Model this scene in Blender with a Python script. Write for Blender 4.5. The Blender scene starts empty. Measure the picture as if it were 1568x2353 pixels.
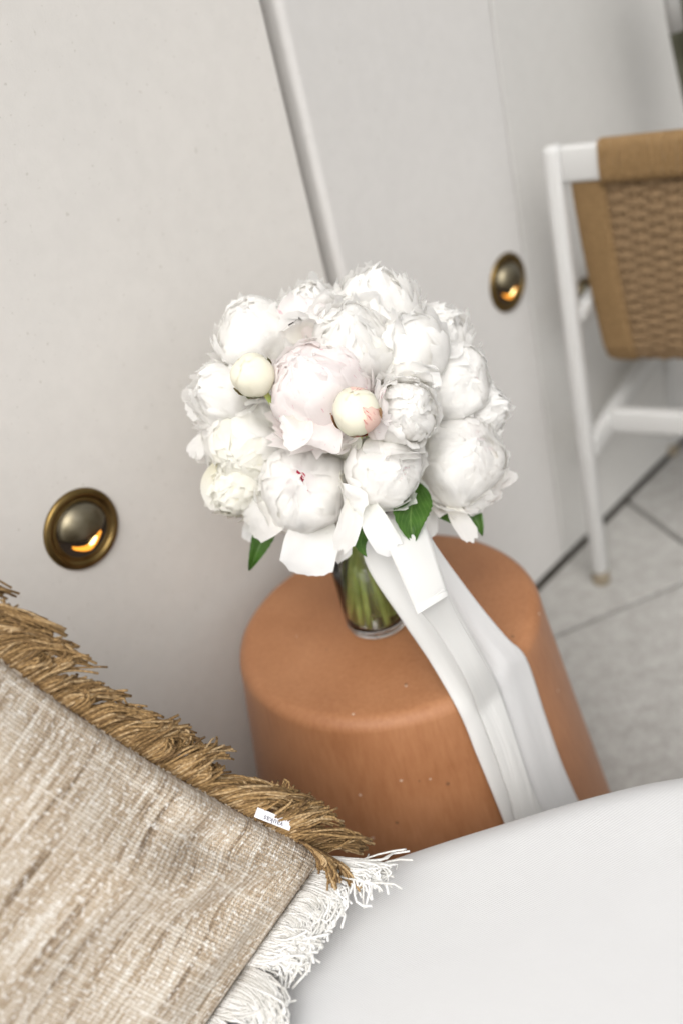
import bpy, bmesh, math, random
import numpy as np
from mathutils import Vector, Matrix, noise
PI = math.pi
random.seed(7)
sc = bpy.context.scene
C = sc.collection
# ------------------------------------------------------------------ camera
PITCH = math.radians(30); CAMH = 1.19; CR, SR = .9668, .2556; F = 2290.0
CAM = Vector((0, 0, CAMH))
fwd = Vector((0, math.cos(PITCH), -math.sin(PITCH)))
rgt = Vector((1, 0, 0)); dwn = Vector((0, -math.sin(PITCH), -math.cos(PITCH)))
cx = rgt*CR + dwn*SR          # picture right in world terms
cyd = dwn*CR - rgt*SR         # picture down in world terms
cam_d = bpy.data.cameras.new('camera'); cam = bpy.data.objects.new('camera', cam_d); C.objects.link(cam)
m = Matrix.Identity(4)
for i in range(3):
    m[i][0] = cx[i]; m[i][1] = -cyd[i]; m[i][2] = -fwd[i]; m[i][3] = CAM[i]
cam.matrix_world = m
cam_d.sensor_fit = 'HORIZONTAL'; cam_d.sensor_width = 24; cam_d.lens = 24*F/1568
cam_d.clip_start = .05; cam_d.clip_end = 100
cam_d.dof.use_dof = True; cam_d.dof.focus_distance = .93; cam_d.dof.aperture_fstop = 2.2
sc.camera = cam
# ------------------------------------------------------------------ sky and sun (bright overcast)
SUN_EL, SUN_AZ = math.radians(48), math.radians(190)      # azimuth clockwise from +Y
w = bpy.data.worlds.new('World'); sc.world = w; w.use_nodes = True
nt = w.node_tree; nt.nodes.clear()
sky = nt.nodes.new('ShaderNodeTexSky'); sky.sky_type = 'NISHITA'; sky.sun_disc = False
sky.sun_elevation = SUN_EL; sky.sun_rotation = SUN_AZ; sky.air_density = 1.0; sky.dust_density = 4.0; sky.ozone_density = 1.0
hs = nt.nodes.new('ShaderNodeHueSaturation'); hs.inputs['Saturation'].default_value = .05
bg = nt.nodes.new('ShaderNodeBackground'); bg.inputs['Strength'].default_value = .13
wo = nt.nodes.new('ShaderNodeOutputWorld')
nt.links.new(sky.outputs[0], hs.inputs['Color']); nt.links.new(hs.outputs[0], bg.inputs[0]); nt.links.new(bg.outputs[0], wo.inputs[0])
sl = bpy.data.lights.new('sun', 'SUN'); sl.energy = 1.15; sl.angle = math.radians(50); sl.color = (1, .965, .92)
so = bpy.data.objects.new('sun', sl); C.objects.link(so)
sd = Vector((math.sin(SUN_AZ)*math.cos(SUN_EL), math.cos(SUN_AZ)*math.cos(SUN_EL), math.sin(SUN_EL)))
so.rotation_euler = (-sd).to_track_quat('-Z', 'Y').to_euler()
sc.view_settings.view_transform = 'Standard'; sc.view_settings.look = 'None'
sc.view_settings.exposure = 0.54; sc.view_settings.gamma = 1
sc.render.engine = 'CYCLES'
sc.cycles.max_bounces = 14; sc.cycles.diffuse_bounces = 9; sc.cycles.transmission_bounces = 12; sc.cycles.glossy_bounces = 5

# ------------------------------------------------------------------ helpers
def ray(x, y): return cx*((x-784)/F) + cyd*((y-1176)/F) + fwd
def at_z(x, y, z):
    v = ray(x, y); return CAM + v*((z-CAMH)/v.z)
def at_d(x, y, d): return CAM + ray(x, y)*d               # d = distance along the optical axis
def depth(P): return (P-CAM).dot(fwd)
def on_plane(x, y, P, N):
    v = ray(x, y); return CAM + v*((P-CAM).dot(N)/v.dot(N))

def tag(o, label=None, cat=None, group=None, kind=None):
    if label: o['label'] = label
    if cat: o['category'] = cat
    if group: o['group'] = group
    if kind: o['kind'] = kind
    return o
def thing(name, loc, label, cat, group=None):
    o = bpy.data.objects.new(name, None); C.objects.link(o); o.location = loc; o.empty_display_size = .05
    return tag(o, label, cat, group)
def link(name, me, mat, parent=None, smooth=True):
    if mat is not None and not me.materials: me.materials.append(mat)
    if smooth: me.polygons.foreach_set('use_smooth', [True]*len(me.polygons))
    o = bpy.data.objects.new(name, me); C.objects.link(o)
    if parent is not None:
        o.parent = parent
        base = Vector(parent.location)
        if parent.parent is not None: base = Vector(parent.get('_abs', (0, 0, 0)))
        o.matrix_parent_inverse = Matrix.Translation(-base) if parent.type == 'EMPTY' else Matrix.Identity(4)
    return o
def mesh(name, v, f, uv=None):
    me = bpy.data.meshes.new(name); me.from_pydata([tuple(p) for p in v], [], f)
    if uv is not None:
        l = me.uv_layers.new(name='UVMap')
        idx = np.zeros(len(me.loops), dtype=np.int32); me.loops.foreach_get('vertex_index', idx)
        l.data.foreach_set('uv', np.asarray(uv, dtype=np.float32)[idx].ravel())
    me.update(); return me
def grid_faces(nu, nv, close_u=False, off=0):
    f = []
    for j in range(nv-1):
        for i in range(nu if close_u else nu-1):
            a = j*nu+i; b = j*nu+(i+1) % nu
            f.append((off+a, off+b, off+b+nu, off+a+nu))
    return f
def lathe(prof, n=64, cap=False):
    v = []; 
    for r, z in prof:
        for i in range(n):
            a = 2*PI*i/n; v.append((r*math.cos(a), r*math.sin(a), z))
    f = grid_faces(n, len(prof), True)
    if cap:
        f.append(tuple(reversed(range(n)))); f.append(tuple(range((len(prof)-1)*n, len(prof)*n)))
    return v, f
def tube_into(V, Fc, pts, r, n=6, taper=None):
    pts = [Vector(p) for p in pts]; off = len(V); k = len(pts)
    prev = None
    for i, p in enumerate(pts):
        t = (pts[min(i+1, k-1)]-pts[max(i-1, 0)])
        if t.length < 1e-9: t = Vector((0, 0, 1))
        t.normalize()
        if prev is None:
            prev = t.orthogonal().normalized()
        s = (prev - t*prev.dot(t))
        if s.length < 1e-6: s = t.orthogonal()
        s.normalize(); prev = s; b = t.cross(s)
        rr = r if taper is None else r*taper(i/(k-1))
        for j in range(n):
            a = 2*PI*j/n; V.append(tuple(p + s*(math.cos(a)*rr) + b*(math.sin(a)*rr)))
    Fc.extend(grid_faces(n, k, True, off))
    Fc.append(tuple(off+j for j in reversed(range(n)))); Fc.append(tuple(off+(k-1)*n+j for j in range(n)))
def box_mesh(name, corners_lo, corners_hi, bevel=.0, seg=3):
    bm = bmesh.new(); bmesh.ops.create_cube(bm, size=1)
    lo, hi = Vector(corners_lo), Vector(corners_hi)
    for v in bm.verts:
        v.co = Vector(((lo[i]+hi[i])/2 + v.co[i]*(hi[i]-lo[i]) for i in range(3)))
    if bevel: bmesh.ops.bevel(bm, geom=bm.edges[:], offset=bevel, segments=seg, profile=.5, affect='EDGES')
    me = bpy.data.meshes.new(name); bm.to_mesh(me); bm.free(); return me
def bar_mesh(name, A, B, up, wd, ht, bevel=.006):
    """rectangular bar from A to B; ht measured along up, wd across"""
    A, B = Vector(A), Vector(B); d = (B-A); L = d.length; d.normalize()
    s = d.cross(Vector(up)).normalized(); u = s.cross(d)
    me = box_mesh(name, (0, -wd/2, -ht/2), (L, wd/2, ht/2), bevel)
    M = Matrix((d, s, u)).transposed().to_4x4(); M.translation = A
    me.transform(M); return me

# ------------------------------------------------------------------ materials
class Mt:
    def __init__(s, name, col=(.5,.5,.5), rough=.6, **kw):
        s.m = bpy.data.materials.new(name); s.m.use_nodes = True; s.nt = s.m.node_tree
        s.b = s.nt.nodes['Principled BSDF']; s.out = s.nt.nodes['Material Output']
        s.b.inputs['Base Color'].default_value = (*col, 1); s.b.inputs['Roughness'].default_value = rough
        for k, v in kw.items(): s.b.inputs[k.replace('_', ' ')].default_value = v
    def n(s, t, **kw):
        nd = s.nt.nodes.new(t)
        for k, v in kw.items():
            if k in nd.inputs.keys(): nd.inputs[k].default_value = v
            else: setattr(nd, k, v)
        return nd
    def l(s, a, b): s.nt.links.new(a, b)
    def co(s, which='Object'):
        return s.n('ShaderNodeTexCoord').outputs[which]
    def noise(s, vec, scale, detail=3, rough=.5, mapping=None):
        if mapping:
            mp = s.n('ShaderNodeMapping'); mp.inputs['Scale'].default_value = mapping; s.l(vec, mp.inputs[0]); vec = mp.outputs[0]
        nd = s.n('ShaderNodeTexNoise'); nd.inputs['Scale'].default_value = scale; nd.inputs['Detail'].default_value = detail
        nd.inputs['Roughness'].default_value = rough; s.l(vec, nd.inputs['Vector']); return nd.outputs['Fac']
    def ramp(s, fac, stops):
        r = s.n('ShaderNodeValToRGB'); e = r.color_ramp.elements
        while len(e) < len(stops): e.new(.5)
        for i, (p, c) in enumerate(stops):
            e[i].position = p; e[i].color = (*c, 1) if len(c) == 3 else c
        s.l(fac, r.inputs[0]); return r.outputs[0]
    def mix(s, fac, a, b, mode='MIX'):
        x = s.n('ShaderNodeMix'); x.data_type = 'RGBA'; x.blend_type = mode
        for i, val in ((0, fac), (6, a), (7, b)):
            if hasattr(val, 'is_linked') or hasattr(val, 'links'): s.l(val, x.inputs[i])
            elif i == 0: x.inputs[0].default_value = val
            else: x.inputs[i].default_value = (*val, 1)
        return x.outputs[2]
    def math(s, op, a, b=0., c=None):
        x = s.n('ShaderNodeMath'); x.operation = op
        for i, val in enumerate((a, b) if c is None else (a, b, c)):
            if hasattr(val, 'links'): s.l(val, x.inputs[i])
            else: x.inputs[i].default_value = val
        return x.outputs[0]
    def bump(s, h, strength=.3, dist=.001):
        b = s.n('ShaderNodeBump'); b.inputs['Strength'].default_value = strength; b.inputs['Distance'].default_value = dist
        s.l(h, b.inputs['Height']); s.l(b.outputs[0], s.b.inputs['Normal']); return b
    def color(s, c): s.l(c, s.b.inputs['Base Color'])

def wall_mat(name, c0, c1):
    M = Mt(name, c0, .75); o = M.co()
    big = M.noise(o, 2.5, 4, .55); fine = M.noise(o, 420, 2, .6); med = M.noise(o, 45, 4, .65)
    base = M.mix(M.math('MULTIPLY_ADD', big, 2.0, -.5), c0, c1)
    pits = M.ramp(M.noise(o, 190, 1, .5), [(.22, (.70, .68, .64)), (.28, (1, 1, 1))])
    col = M.mix(.55, base, M.mix(1.0, base, pits, 'MULTIPLY'))
    v = M.ramp(med, [(.35, (.965, .965, .965)), (.65, (1, 1, 1))])
    M.color(M.mix(1.0, col, v, 'MULTIPLY'))
    M.bump(M.math('ADD', fine, M.math('MULTIPLY', med, 2.)), .25, .0006); return M.m
m_wall = wall_mat('plaster_wall', (.65, .622, .585), (.61, .587, .555))
m_wall2 = wall_mat('plaster_wall_grey', (.585, .567, .545), (.56, .547, .528))
m_wall3 = wall_mat('plaster_wall_beige', (.56, .548, .52), (.54, .528, .505))
M = Mt('concrete_paver', (.33, .32, .30), .8); o = M.co()
c = M.ramp(M.noise(o, 36, 6, .7), [(.3, (.28, .27, .25)), (.5, (.345, .335, .315)), (.7, (.41, .40, .38))])
sp = M.ramp(M.noise(o, 160, 2, .5), [(.3, (.75, .74, .72)), (.45, (1, 1, 1))])
M.color(M.mix(.8, c, sp, 'MULTIPLY')); M.bump(M.noise(o, 200, 3), .3, .001); m_tile = M.m
M = Mt('dark_grout', (.05, .045, .035), .9); M.color(M.ramp(M.noise(M.co(), 60), [(.3, (.06, .052, .04)), (.7, (.12, .105, .085))])); m_grout = M.m
M = Mt('ground_concrete', (.22, .21, .19), .9); M.color(M.ramp(M.noise(M.co(), 8, 5), [(.3, (.19, .18, .165)), (.7, (.25, .24, .22))])); m_ground = M.m
# terracotta
M = Mt('terracotta', (.42, .18, .08), .6, Specular_IOR_Level=.5, Sheen_Weight=.06); o = M.co()
n1 = M.noise(o, 7, 5, .6); st = M.noise(o, 30, 4, .6, (6, 6, .6)); f_ = M.noise(o, 300, 2)
c = M.ramp(n1, [(.25, (.26, .098, .034)), (.5, (.34, .142, .056)), (.78, (.42, .195, .088))])
c = M.mix(.28, c, M.ramp(st, [(.3, (.165, .060, .020)), (.7, (.36, .175, .080))]))
vo = M.n('ShaderNodeTexVoronoi'); vo.inputs['Scale'].default_value = 62; M.l(o, vo.inputs['Vector'])
rnd = M.n('ShaderNodeSeparateColor'); M.l(vo.outputs['Color'], rnd.inputs[0])
spot = M.math('MULTIPLY', M.math('LESS_THAN', vo.outputs['Distance'], .11), M.math('GREATER_THAN', rnd.outputs[0], .91))
c = M.mix(M.math('MULTIPLY', spot, .7), c, (.62, .5, .4))
vo2 = M.n('ShaderNodeTexVoronoi'); vo2.inputs['Scale'].default_value = 30; M.l(o, vo2.inputs['Vector'])
r2 = M.n('ShaderNodeSeparateColor'); M.l(vo2.outputs['Color'], r2.inputs[0])
sp2 = M.math('MULTIPLY', M.math('LESS_THAN', vo2.outputs['Distance'], .07), M.math('GREATER_THAN', r2.outputs[1], .9))
c = M.mix(M.math('MULTIPLY', sp2, .6), c, (.08, .04, .02))
M.color(c); M.bump(M.math('ADD', f_, M.math('MULTIPLY', st, 2.)), .22, .0008)
M.l(M.ramp(n1, [(.3, (.52,)*3), (.7, (.68,)*3)]), M.b.inputs['Roughness']); m_terra = M.m
# sofa weave
M = Mt('white_outdoor_fabric', (.74, .745, .76), .85, Sheen_Weight=.15); o = M.co()
w1 = M.n('ShaderNodeTexWave'); w1.inputs['Scale'].default_value = 260; w1.bands_direction = 'DIAGONAL'; M.l(o, w1.inputs[0])
M.color(M.ramp(M.noise(o, 5, 4), [(.3, (.555, .552, .552)), (.7, (.58, .578, .577))]))
M.bump(M.math('ADD', M.math('ADD', w1.outputs['Fac'], M.noise(o, 500, 2)), M.math('MULTIPLY', M.noise(o, 9, 4, .6), 14.)), .25, .0006); m_sofa = M.m
M = Mt('white_powder_coat', (.50, .495, .48), .4); M.bump(M.noise(M.co(), 500, 2), .05, .0003); m_white = M.m
M = Mt('tan_foot_pad', (.22, .18, .13), .7); m_pad = M.m
M.color(M.ramp(M.noise(M.co(), 90), [(.3, (.18, .15, .1)), (.7, (.26, .21, .15))]))
def cord(name, a, b, sc_=140):
    M = Mt(name, a, .8); o = M.co()
    M.color(M.ramp(M.noise(o, sc_, 3, .6), [(.25, a), (.7, b)])); M.bump(M.noise(o, 900, 2), .4, .0005); return M.m
m_cord = cord('paper_cord', (.15, .092, .042), (.27, .175, .09))
m_cord2 = cord('paper_cord_wrap', (.17, .10, .035), (.27, .165, .07), 220)
def yarn(name, stops, twk=.45):
    M = Mt(name, stops[0][1], .85); uv = M.co('UV'); sp_ = M.n('ShaderNodeSeparateXYZ'); M.l(uv, sp_.inputs[0])
    tw = M.math('SINE', M.math('MULTIPLY_ADD', sp_.outputs[1], 240., M.math('MULTIPLY', sp_.outputs[2], 6.3)))
    c = M.ramp(sp_.outputs[0], stops); c = M.mix(M.ramp(tw, [(.0, (twk,)*3), (.6, (0, 0, 0))]), c, M.mix(1., c, (.5, .45, .4), 'MULTIPLY'))
    M.color(c); M.bump(tw, twk, .0004); return M.m
m_tan = yarn('tan_fringe_yarn', [(.0, (.15, .085, .032)), (.35, (.25, .15, .055)), (.75, (.37, .235, .10)), (1., (.50, .36, .20))])
m_yarn = yarn('white_fringe_yarn', [(.0, (.62, .61, .575)), (.6, (.74, .735, .715)), (1., (.82, .815, .80))], .12)
# pillow weave
M = Mt('slub_linen', (.55, .47, .37), .9, Sheen_Weight=.2); uv = M.co('UV')
sA = M.noise(uv, 1, 3, .6, (330, 10, 1)); sB = M.noise(uv, 1, 4, .6, (120, 9, 1)); sC = M.noise(uv, 1, 3, .6, (7, 120, 1)); sl_ = M.noise(uv, 1, 2, .6, (300, 190, 1))
c = M.ramp(M.math('ADD', M.math('MULTIPLY', sA, .55), M.math('MULTIPLY', sB, .45)), [(.375, (.17, .115, .065)), (.455, (.385, .295, .20)), (.53, (.52, .435, .335)), (.61, (.68, .635, .56))])
c = M.mix(M.ramp(sC, [(.55, (0, 0, 0)), (.68, (.65,)*3)]), c, (.74, .69, .61))
c = M.mix(M.ramp(sl_, [(.53, (0, 0, 0)), (.66, (.85,)*3)]), c, (.86, .84, .80))
wx = M.n('ShaderNodeTexWave'); wx.bands_direction = 'X'; wx.inputs['Scale'].default_value = 125; M.l(uv, wx.inputs[0])
wy = M.n('ShaderNodeTexWave'); wy.bands_direction = 'Y'; wy.inputs['Scale'].default_value = 95; wy.inputs['Distortion'].default_value = 2.5; wy.inputs['Detail Scale'].default_value = 2; M.l(uv, wy.inputs[0]); wx.inputs['Distortion'].default_value = 2.
wv = M.math('MULTIPLY', wx.outputs['Fac'], wy.outputs['Fac'])
c = M.mix(M.ramp(wv, [(.0, (.38,)*3), (.3, (0, 0, 0))]), c, M.mix(1., c, (.62, .52, .42), 'MULTIPLY'))
M.color(c); M.bump(M.math('ADD', M.math('MULTIPLY', wv, 1.2), M.math('ADD', sl_, sB)), .75, .0014); m_linen = M.m
M = Mt('seam_stitch', (.17, .11, .06), .9); M.color(M.ramp(M.noise(M.co(), 260), [(.42, (.10, .06, .035)), (.58, (.52, .45, .36))])); m_seam = M.m
m_tag = Mt('tag_tape', (.8, .79, .82), .6).m; m_ink = Mt('tag_ink', (.10, .10, .13), .7).m
# brass
def brass(name, a, b, r0, r1):
    M = Mt(name, a, .35, Metallic=1.0); o = M.co()
    n_ = M.noise(o, 38, 4, .6); M.color(M.ramp(n_, [(.3, a), (.7, b)])); M.l(M.ramp(n_, [(.3, (r0,)*3), (.7, (r1,)*3)]), M.b.inputs['Roughness'])
    M.bump(M.noise(o, 160, 3), .06, .0005); return M.m
m_brass = brass('dark_reflecting_brass', (.13, .085, .028), (.22, .15, .06), .30, .42)  # dark base colour stands in for dark surroundings mirrored in the brass
m_hood = brass('dark_reflecting_hood', (.15, .125, .075), (.23, .205, .15), .34, .46)  # dome metal, mirrored dark surroundings put into its colour as well
m_dark = Mt('lamp_recess', (.02, .012, .006), .6).m
M = Mt('lamp_glow', (0, 0, 0), .5); M.b.inputs['Emission Color'].default_value = (1, .36, .035, 1); M.b.inputs['Emission Strength'].default_value = 1.3; m_glow = M.m
M = Mt('lamp_glow_core', (0, 0, 0), .5); M.b.inputs['Emission Color'].default_value = (1, .72, .30, 1); M.b.inputs['Emission Strength'].default_value = 3.5; m_glow2 = M.m
# glass, water
M = Mt('clear_glass', (1, 1, 1), .02, Transmission_Weight=1.0, IOR=1.46); m_glass = M.m
M = Mt('vase_water', (.93, .96, .90), .0, Transmission_Weight=1.0, IOR=1.33); m_water = M.m
M = Mt('peony_stem', (.3, .36, .05), .5); o = M.co()
M.color(M.ramp(M.noise(o, 40, 3), [(.3, (.28, .38, .07)), (.55, (.50, .64, .16)), (.75, (.60, .56, .20))])); m_stem = M.m
# petals: pigment runs cream at the base and white at the rim, v runs base to rim
def petal_mat(name, white, base, fleck=None, amount=.0, vein=.5, trans=.55, v0=.70):
    M = Mt(name, white, .62, Specular_IOR_Level=.25, Sheen_Weight=.12); uv = M.co('UV'); o = M.co()
    sep = M.n('ShaderNodeSeparateXYZ'); M.l(uv, sep.inputs[0]); v = sep.outputs[1]; u = sep.outputs[0]
    c = M.mix(M.ramp(v, [(.15, (0, 0, 0)), (.65, (1, 1, 1))]), base, white)
    vn = M.noise(uv, 1, 3, .6, (34, 2.2, 1))
    c = M.mix(M.math('MULTIPLY', M.ramp(vn, [(.35, (1,)*3), (.6, (0, 0, 0))]), .05), c, tuple(x*.82 for x in white))
    if fleck:
        e = M.noise(uv, 1, 3, .7, (9, 4, 1))
        k = M.math('MULTIPLY', M.ramp(v, [(v0, (0, 0, 0)), (v0+.2, (1,)*3)]), M.ramp(e, [(.62-amount*.35, (0, 0, 0)), (.70-amount*.35, (1,)*3)]))
        c = M.mix(k, c, fleck)
    M.color(c)
    M.bump(M.math('ADD', vn, M.math('MULTIPLY', M.noise(o, 130, 3, .6), .8)), .22, .0009)
    tr = M.n('ShaderNodeBsdfTranslucent'); M.l(c, tr.inputs[0])
    mx = M.n('ShaderNodeMixShader'); mx.inputs[0].default_value = trans
    M.l(M.b.outputs[0], mx.inputs[1]); M.l(tr.outputs[0], mx.inputs[2]); M.l(mx.outputs[0], M.out.inputs[0]); return M.m
WHT = (.945, .936, .918)
p_white = petal_mat('petal_white', WHT, (.92, .905, .84))
p_cream = petal_mat('petal_cream', (.93, .92, .87), (.88, .85, .68))
p_blush = petal_mat('petal_blush', (.95, .915, .905), (.92, .85, .83), (.70, .25, .36), -.02)
p_red = petal_mat('petal_crimson_rim', (.94, .90, .89), (.90, .83, .78), (.50, .012, .06), 1.15, v0=.52)
p_pinkline = petal_mat('petal_pink_fleck', WHT, (.92, .88, .84), (.66, .20, .26), .12)
p_bud = petal_mat('petal_bud', (.78, .745, .61), (.62, .64, .40), None, 0, .5, .12)
p_budpink = petal_mat('petal_bud_pink', (.78, .54, .46), (.72, .42, .32), (.5, .08, .08), .3, .5, .12)
p_sheer = petal_mat('petal_sheer', (.91, .91, .905), (.88, .88, .83), None, 0, .5, .42)
def sepal_mat(name, a, b):
    M = Mt(name, a, .55); M.color(M.ramp(M.noise(M.co(), 120, 3), [(.35, a), (.65, b)])); return M.m
m_sepal = sepal_mat('sepal_rust', (.30, .06, .03), (.42, .26, .10)); m_sepalg = sepal_mat('sepal_green', (.16, .20, .05), (.34, .22, .10))
M = Mt('peony_leaf', (.035, .10, .012), .42, Specular_IOR_Level=.45); uv = M.co('UV'); sep = M.n('ShaderNodeSeparateXYZ'); M.l(uv, sep.inputs[0])
au = M.math('ABSOLUTE', M.math('SUBTRACT', sep.outputs[0], .5))
rib = M.math('LESS_THAN', au, .012)
sv = M.math('SINE', M.math('MULTIPLY', M.math('SUBTRACT', sep.outputs[1], M.math('MULTIPLY', au, 1.1)), 46.))
side = M.math('GREATER_THAN', sv, .94)
ln = M.math('MAXIMUM', rib, M.math('MULTIPLY', side, .55))
c = M.ramp(M.noise(M.co(), 60, 4), [(.3, (.022, .068, .006)), (.7, (.055, .135, .018))])
c = M.mix(ln, c, (.13, .22, .05)); M.color(c); M.bump(M.math('ADD', M.math('MULTIPLY', ln, -1.), M.noise(M.co(), 200)), .4, .0008)
tr = M.n('ShaderNodeBsdfTranslucent'); tr.inputs[0].default_value = (.10, .25, .02, 1); mx = M.n('ShaderNodeMixShader'); mx.inputs[0].default_value = .15
M.l(M.b.outputs[0], mx.inputs[1]); M.l(tr.outputs[0], mx.inputs[2]); M.l(mx.outputs[0], M.out.inputs[0]); m_leaf = M.m
def ribbon_mat(name, col, trans):
    M = Mt(name, col, .45, Sheen_Weight=.3); uv = M.co('UV')
    M.bump(M.noise(uv, 1, 2, .5, (420, 25, 1)), .12, .0005)
    M.color(M.mix(M.noise(uv, 1, 3, .5, (14, 3, 1)), col, tuple(x*.95 for x in col)))
    tr = M.n('ShaderNodeBsdfTranslucent'); tr.inputs[0].default_value = (*col, 1); mx = M.n('ShaderNodeMixShader'); mx.inputs[0].default_value = trans
    M.l(M.b.outputs[0], mx.inputs[1]); M.l(tr.outputs[0], mx.inputs[2]); M.l(mx.outputs[0], M.out.inputs[0]); return M.m
m_rib = ribbon_mat('silk_ribbon', (.77, .765, .745), .25); m_rib2 = ribbon_mat('silk_ribbon_cool', (.77, .765, .76), .3)

# ------------------------------------------------------------------ ground, paving
AZW = math.radians(50)
WD = Vector((math.sin(AZW), math.cos(AZW), 0)); WN = Vector((-WD.y, WD.x, 0)); DW = .9902   # wall run, wall normal (away from camera)
def wp(a, d=0., z=0.): return WD*a + WN*(DW+d) + Vector((0, 0, z))      # d > 0 lies inside the wall
g = box_mesh('ground', (-8, -8, -.3), (8, 8, -.04)); tag(link('ground', g, m_ground, None, False), 'concrete bed under the terrace paving', kind='structure')
pav = thing('pavement', (0, 0, 0), 'large pale grey concrete pavers with dark open joints', None); pav['kind'] = 'structure'
TA = math.radians(78.5); td = Vector((math.sin(TA), math.cos(TA), 0)); tn = Vector((-td.y, td.x, 0))
TO = Vector((.6012, 1.7937, 0)); TO += tn*((Vector((.4604, 1.452, 0))-TO).dot(tn))        # a joint crossing
TS = .6; gp = .0050
def clip_wall(poly):
    out = []
    for i in range(len(poly)):
        a, b = poly[i], poly[(i+1) % len(poly)]; da, db = a.dot(WN)-(DW-.004), b.dot(WN)-(DW-.004)
        if da <= 0: out.append(a)
        if (da < 0 < db) or (db < 0 < da): out.append(a+(b-a)*(da/(da-db)))
    return out
for i in range(-4, 4):
    for j in range(-4, 3):
        p = TO + td*(i*TS) + tn*(j*TS)
        q = [p+td*gp+tn*gp, p+td*(TS-gp)+tn*gp, p+td*(TS-gp)+tn*(TS-gp), p+td*gp+tn*(TS-gp)]
        q = clip_wall(q)
        if len(q) < 3: continue
        bm = bmesh.new(); vs = [bm.verts.new(x) for x in q]; f = bm.faces.new(vs)
        if f.normal.z < 0: f.normal_flip()
        bm.normal_update()
        ex = bmesh.ops.extrude_face_region(bm, geom=[f]); 
        for e in ex['geom']:
            if isinstance(e, bmesh.types.BMVert): e.co.z -= .035
        bmesh.ops.recalc_face_normals(bm, faces=bm.faces[:])
        top = [e for e in bm.edges if all(abs(v.co.z) < 1e-6 for v in e.verts)]
        bmesh.ops.bevel(bm, geom=top, offset=.0025, segments=2, profile=.5, affect='EDGES')
        me = bpy.data.meshes.new('paver'); bm.to_mesh(me); bm.free(); me.transform(Matrix.Translation((0, 0, random.uniform(-.0012, .0008))))
        link('paver', me, m_tile, pav, False)
jb = box_mesh('joint_sand', (-6, -6, -.03), (6, 6, -.022)); tag(link('joint_sand', jb, m_grout, pav, False), 'dark recessed joints between the pavers')

# ------------------------------------------------------------------ wall of three rendered panels
WT = 1.62
wall = thing('wall', wp(0), 'pale rendered terrace wall of tall smooth panels with dark base line', 'wall')
def panel(a0, a1, d0, z0, mat, name='wall_panel', label=None, bev=.004):
    me = box_mesh(name, (a0, d0, z0), (a1, .22, WT), bev, 4)
    me.transform(Matrix((WD, WN, (0, 0, 1))).transposed().to_4x4()); me.transform(Matrix.Translation(WN*DW))
    o = link(name, me, mat, wall, False); 
    if label: o['label'] = label
    me.polygons.foreach_set('use_smooth', [False]*len(me.polygons)); return o
panel(-2.6, .9125, 0, .007, m_wall, label='warm off-white speckled wall panel left of the joint', bev=.002)
panel(.9425, 1.3745, .001, .007, m_wall2, label='cooler grey-white wall panel right of the joint', bev=.011)
panel(1.3765, 3.2, .0045, .007, m_wall3, label='beige-grey wall panel behind the woven chair', bev=.003)
panel(.905, .9595, .050, .012, m_wall2, 'joint_strip', 'recessed strip between two wall panels', .001)

# ------------------------------------------------------------------ brass wall lights
def make_lamp():
    t = thing('wall_light', (0, 0, 0), 'x', 'wall light', 'round brass wall lights set in the wall')
    # local: disc in the XY plane, +Z out of the wall, -Y is down
    v, f = lathe([(.0495, -.004), (.0498, .0005), (.0488, .003), (.046, .0048), (.0425, .0052), (.0405, .0042), (.0392, .0018), (.038, .0012), (.0365, .0018), (.034, .0022), (.0335, .0012)], 72)
    link('rim', mesh('rim', v, f), m_brass, t)
    v, f = lathe([(.0340, .0016), (.001, .0014)], 48); link('recess', mesh('recess', v, f), m_dark, t)
    # hood: eyeball dome whose lower part is cut away
    V = []; n, k = 48, 20; R = .0325
    for j in range(k+1):
        th = (PI/2)*j/k
        for i in range(n):
            a = 2*PI*i/n; x, y, z = R*math.sin(th)*math.cos(a), R*math.sin(th)*math.sin(a), R*.62*math.cos(th)
            cut = -.0085 - .00035*0 + 9.0*x*x
            if y < cut: z = z - (cut-y)*1.6; y = cut + (y-cut)*.12
            V.append((x, y+.002, max(z, .0018)))
    Fc = grid_faces(n, k+1, True); link('hood', mesh('hood', V, Fc), m_hood, t)
    # glowing slot
    V = []; nn = 24
    for i in range(nn+1):
        s = -1+2*i/nn; x = s*.0205
        V.append((x, -.0280+.0125*abs(s)**1.7*1.0 - 0.0, .0032)); V.append((x, -.0150+.0072*abs(s)**2-.0005, .0032-.003))
    Fc = [(2*i, 2*i+2, 2*i+3, 2*i+1) for i in range(nn)]
    link('glowing_lens', mesh('glowing_lens', V, Fc), m_glow, t)
    V = []; 
    for i in range(nn+1):
        s = -1+2*i/nn; x = .006+s*.0062; hgt = .0026*math.sqrt(max(0, 1-s*s)); yb = -.0212+.0125*abs(x/.0205)**1.7*.9
        V.append((x, yb-hgt, .0042)); V.append((x, yb+hgt, .0042-.0008))
    Fc = [(2*i, 2*i+2, 2*i+3, 2*i+1) for i in range(nn)]
    link('lamp_filament', mesh('lamp_filament', V, Fc), m_glow2, t)
    return t
def copy_thing(o, label):
    r = o.copy(); C.objects.link(r); r['label'] = label
    for ch in o.children:
        c_ = ch.copy(); C.objects.link(c_); c_.parent = r
    return r
L1 = make_lamp(); L1['label'] = 'round brass wall light nearest the camera, left of the bouquet, slot glowing orange'
L2 = copy_thing(L1, 'round brass wall light between the bouquet and the woven chair, seen at a slant')
L3 = copy_thing(L1, 'small brass wall light mostly hidden behind the white chair leg')
RM = Matrix((-(-WD), Vector((0, 0, 1)), -WN)).transposed()      # local x along the wall, y up, z out of the wall
if RM.determinant() < 0: RM = Matrix((-WD, Vector((0, 0, 1)), -WN)).transposed()
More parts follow.
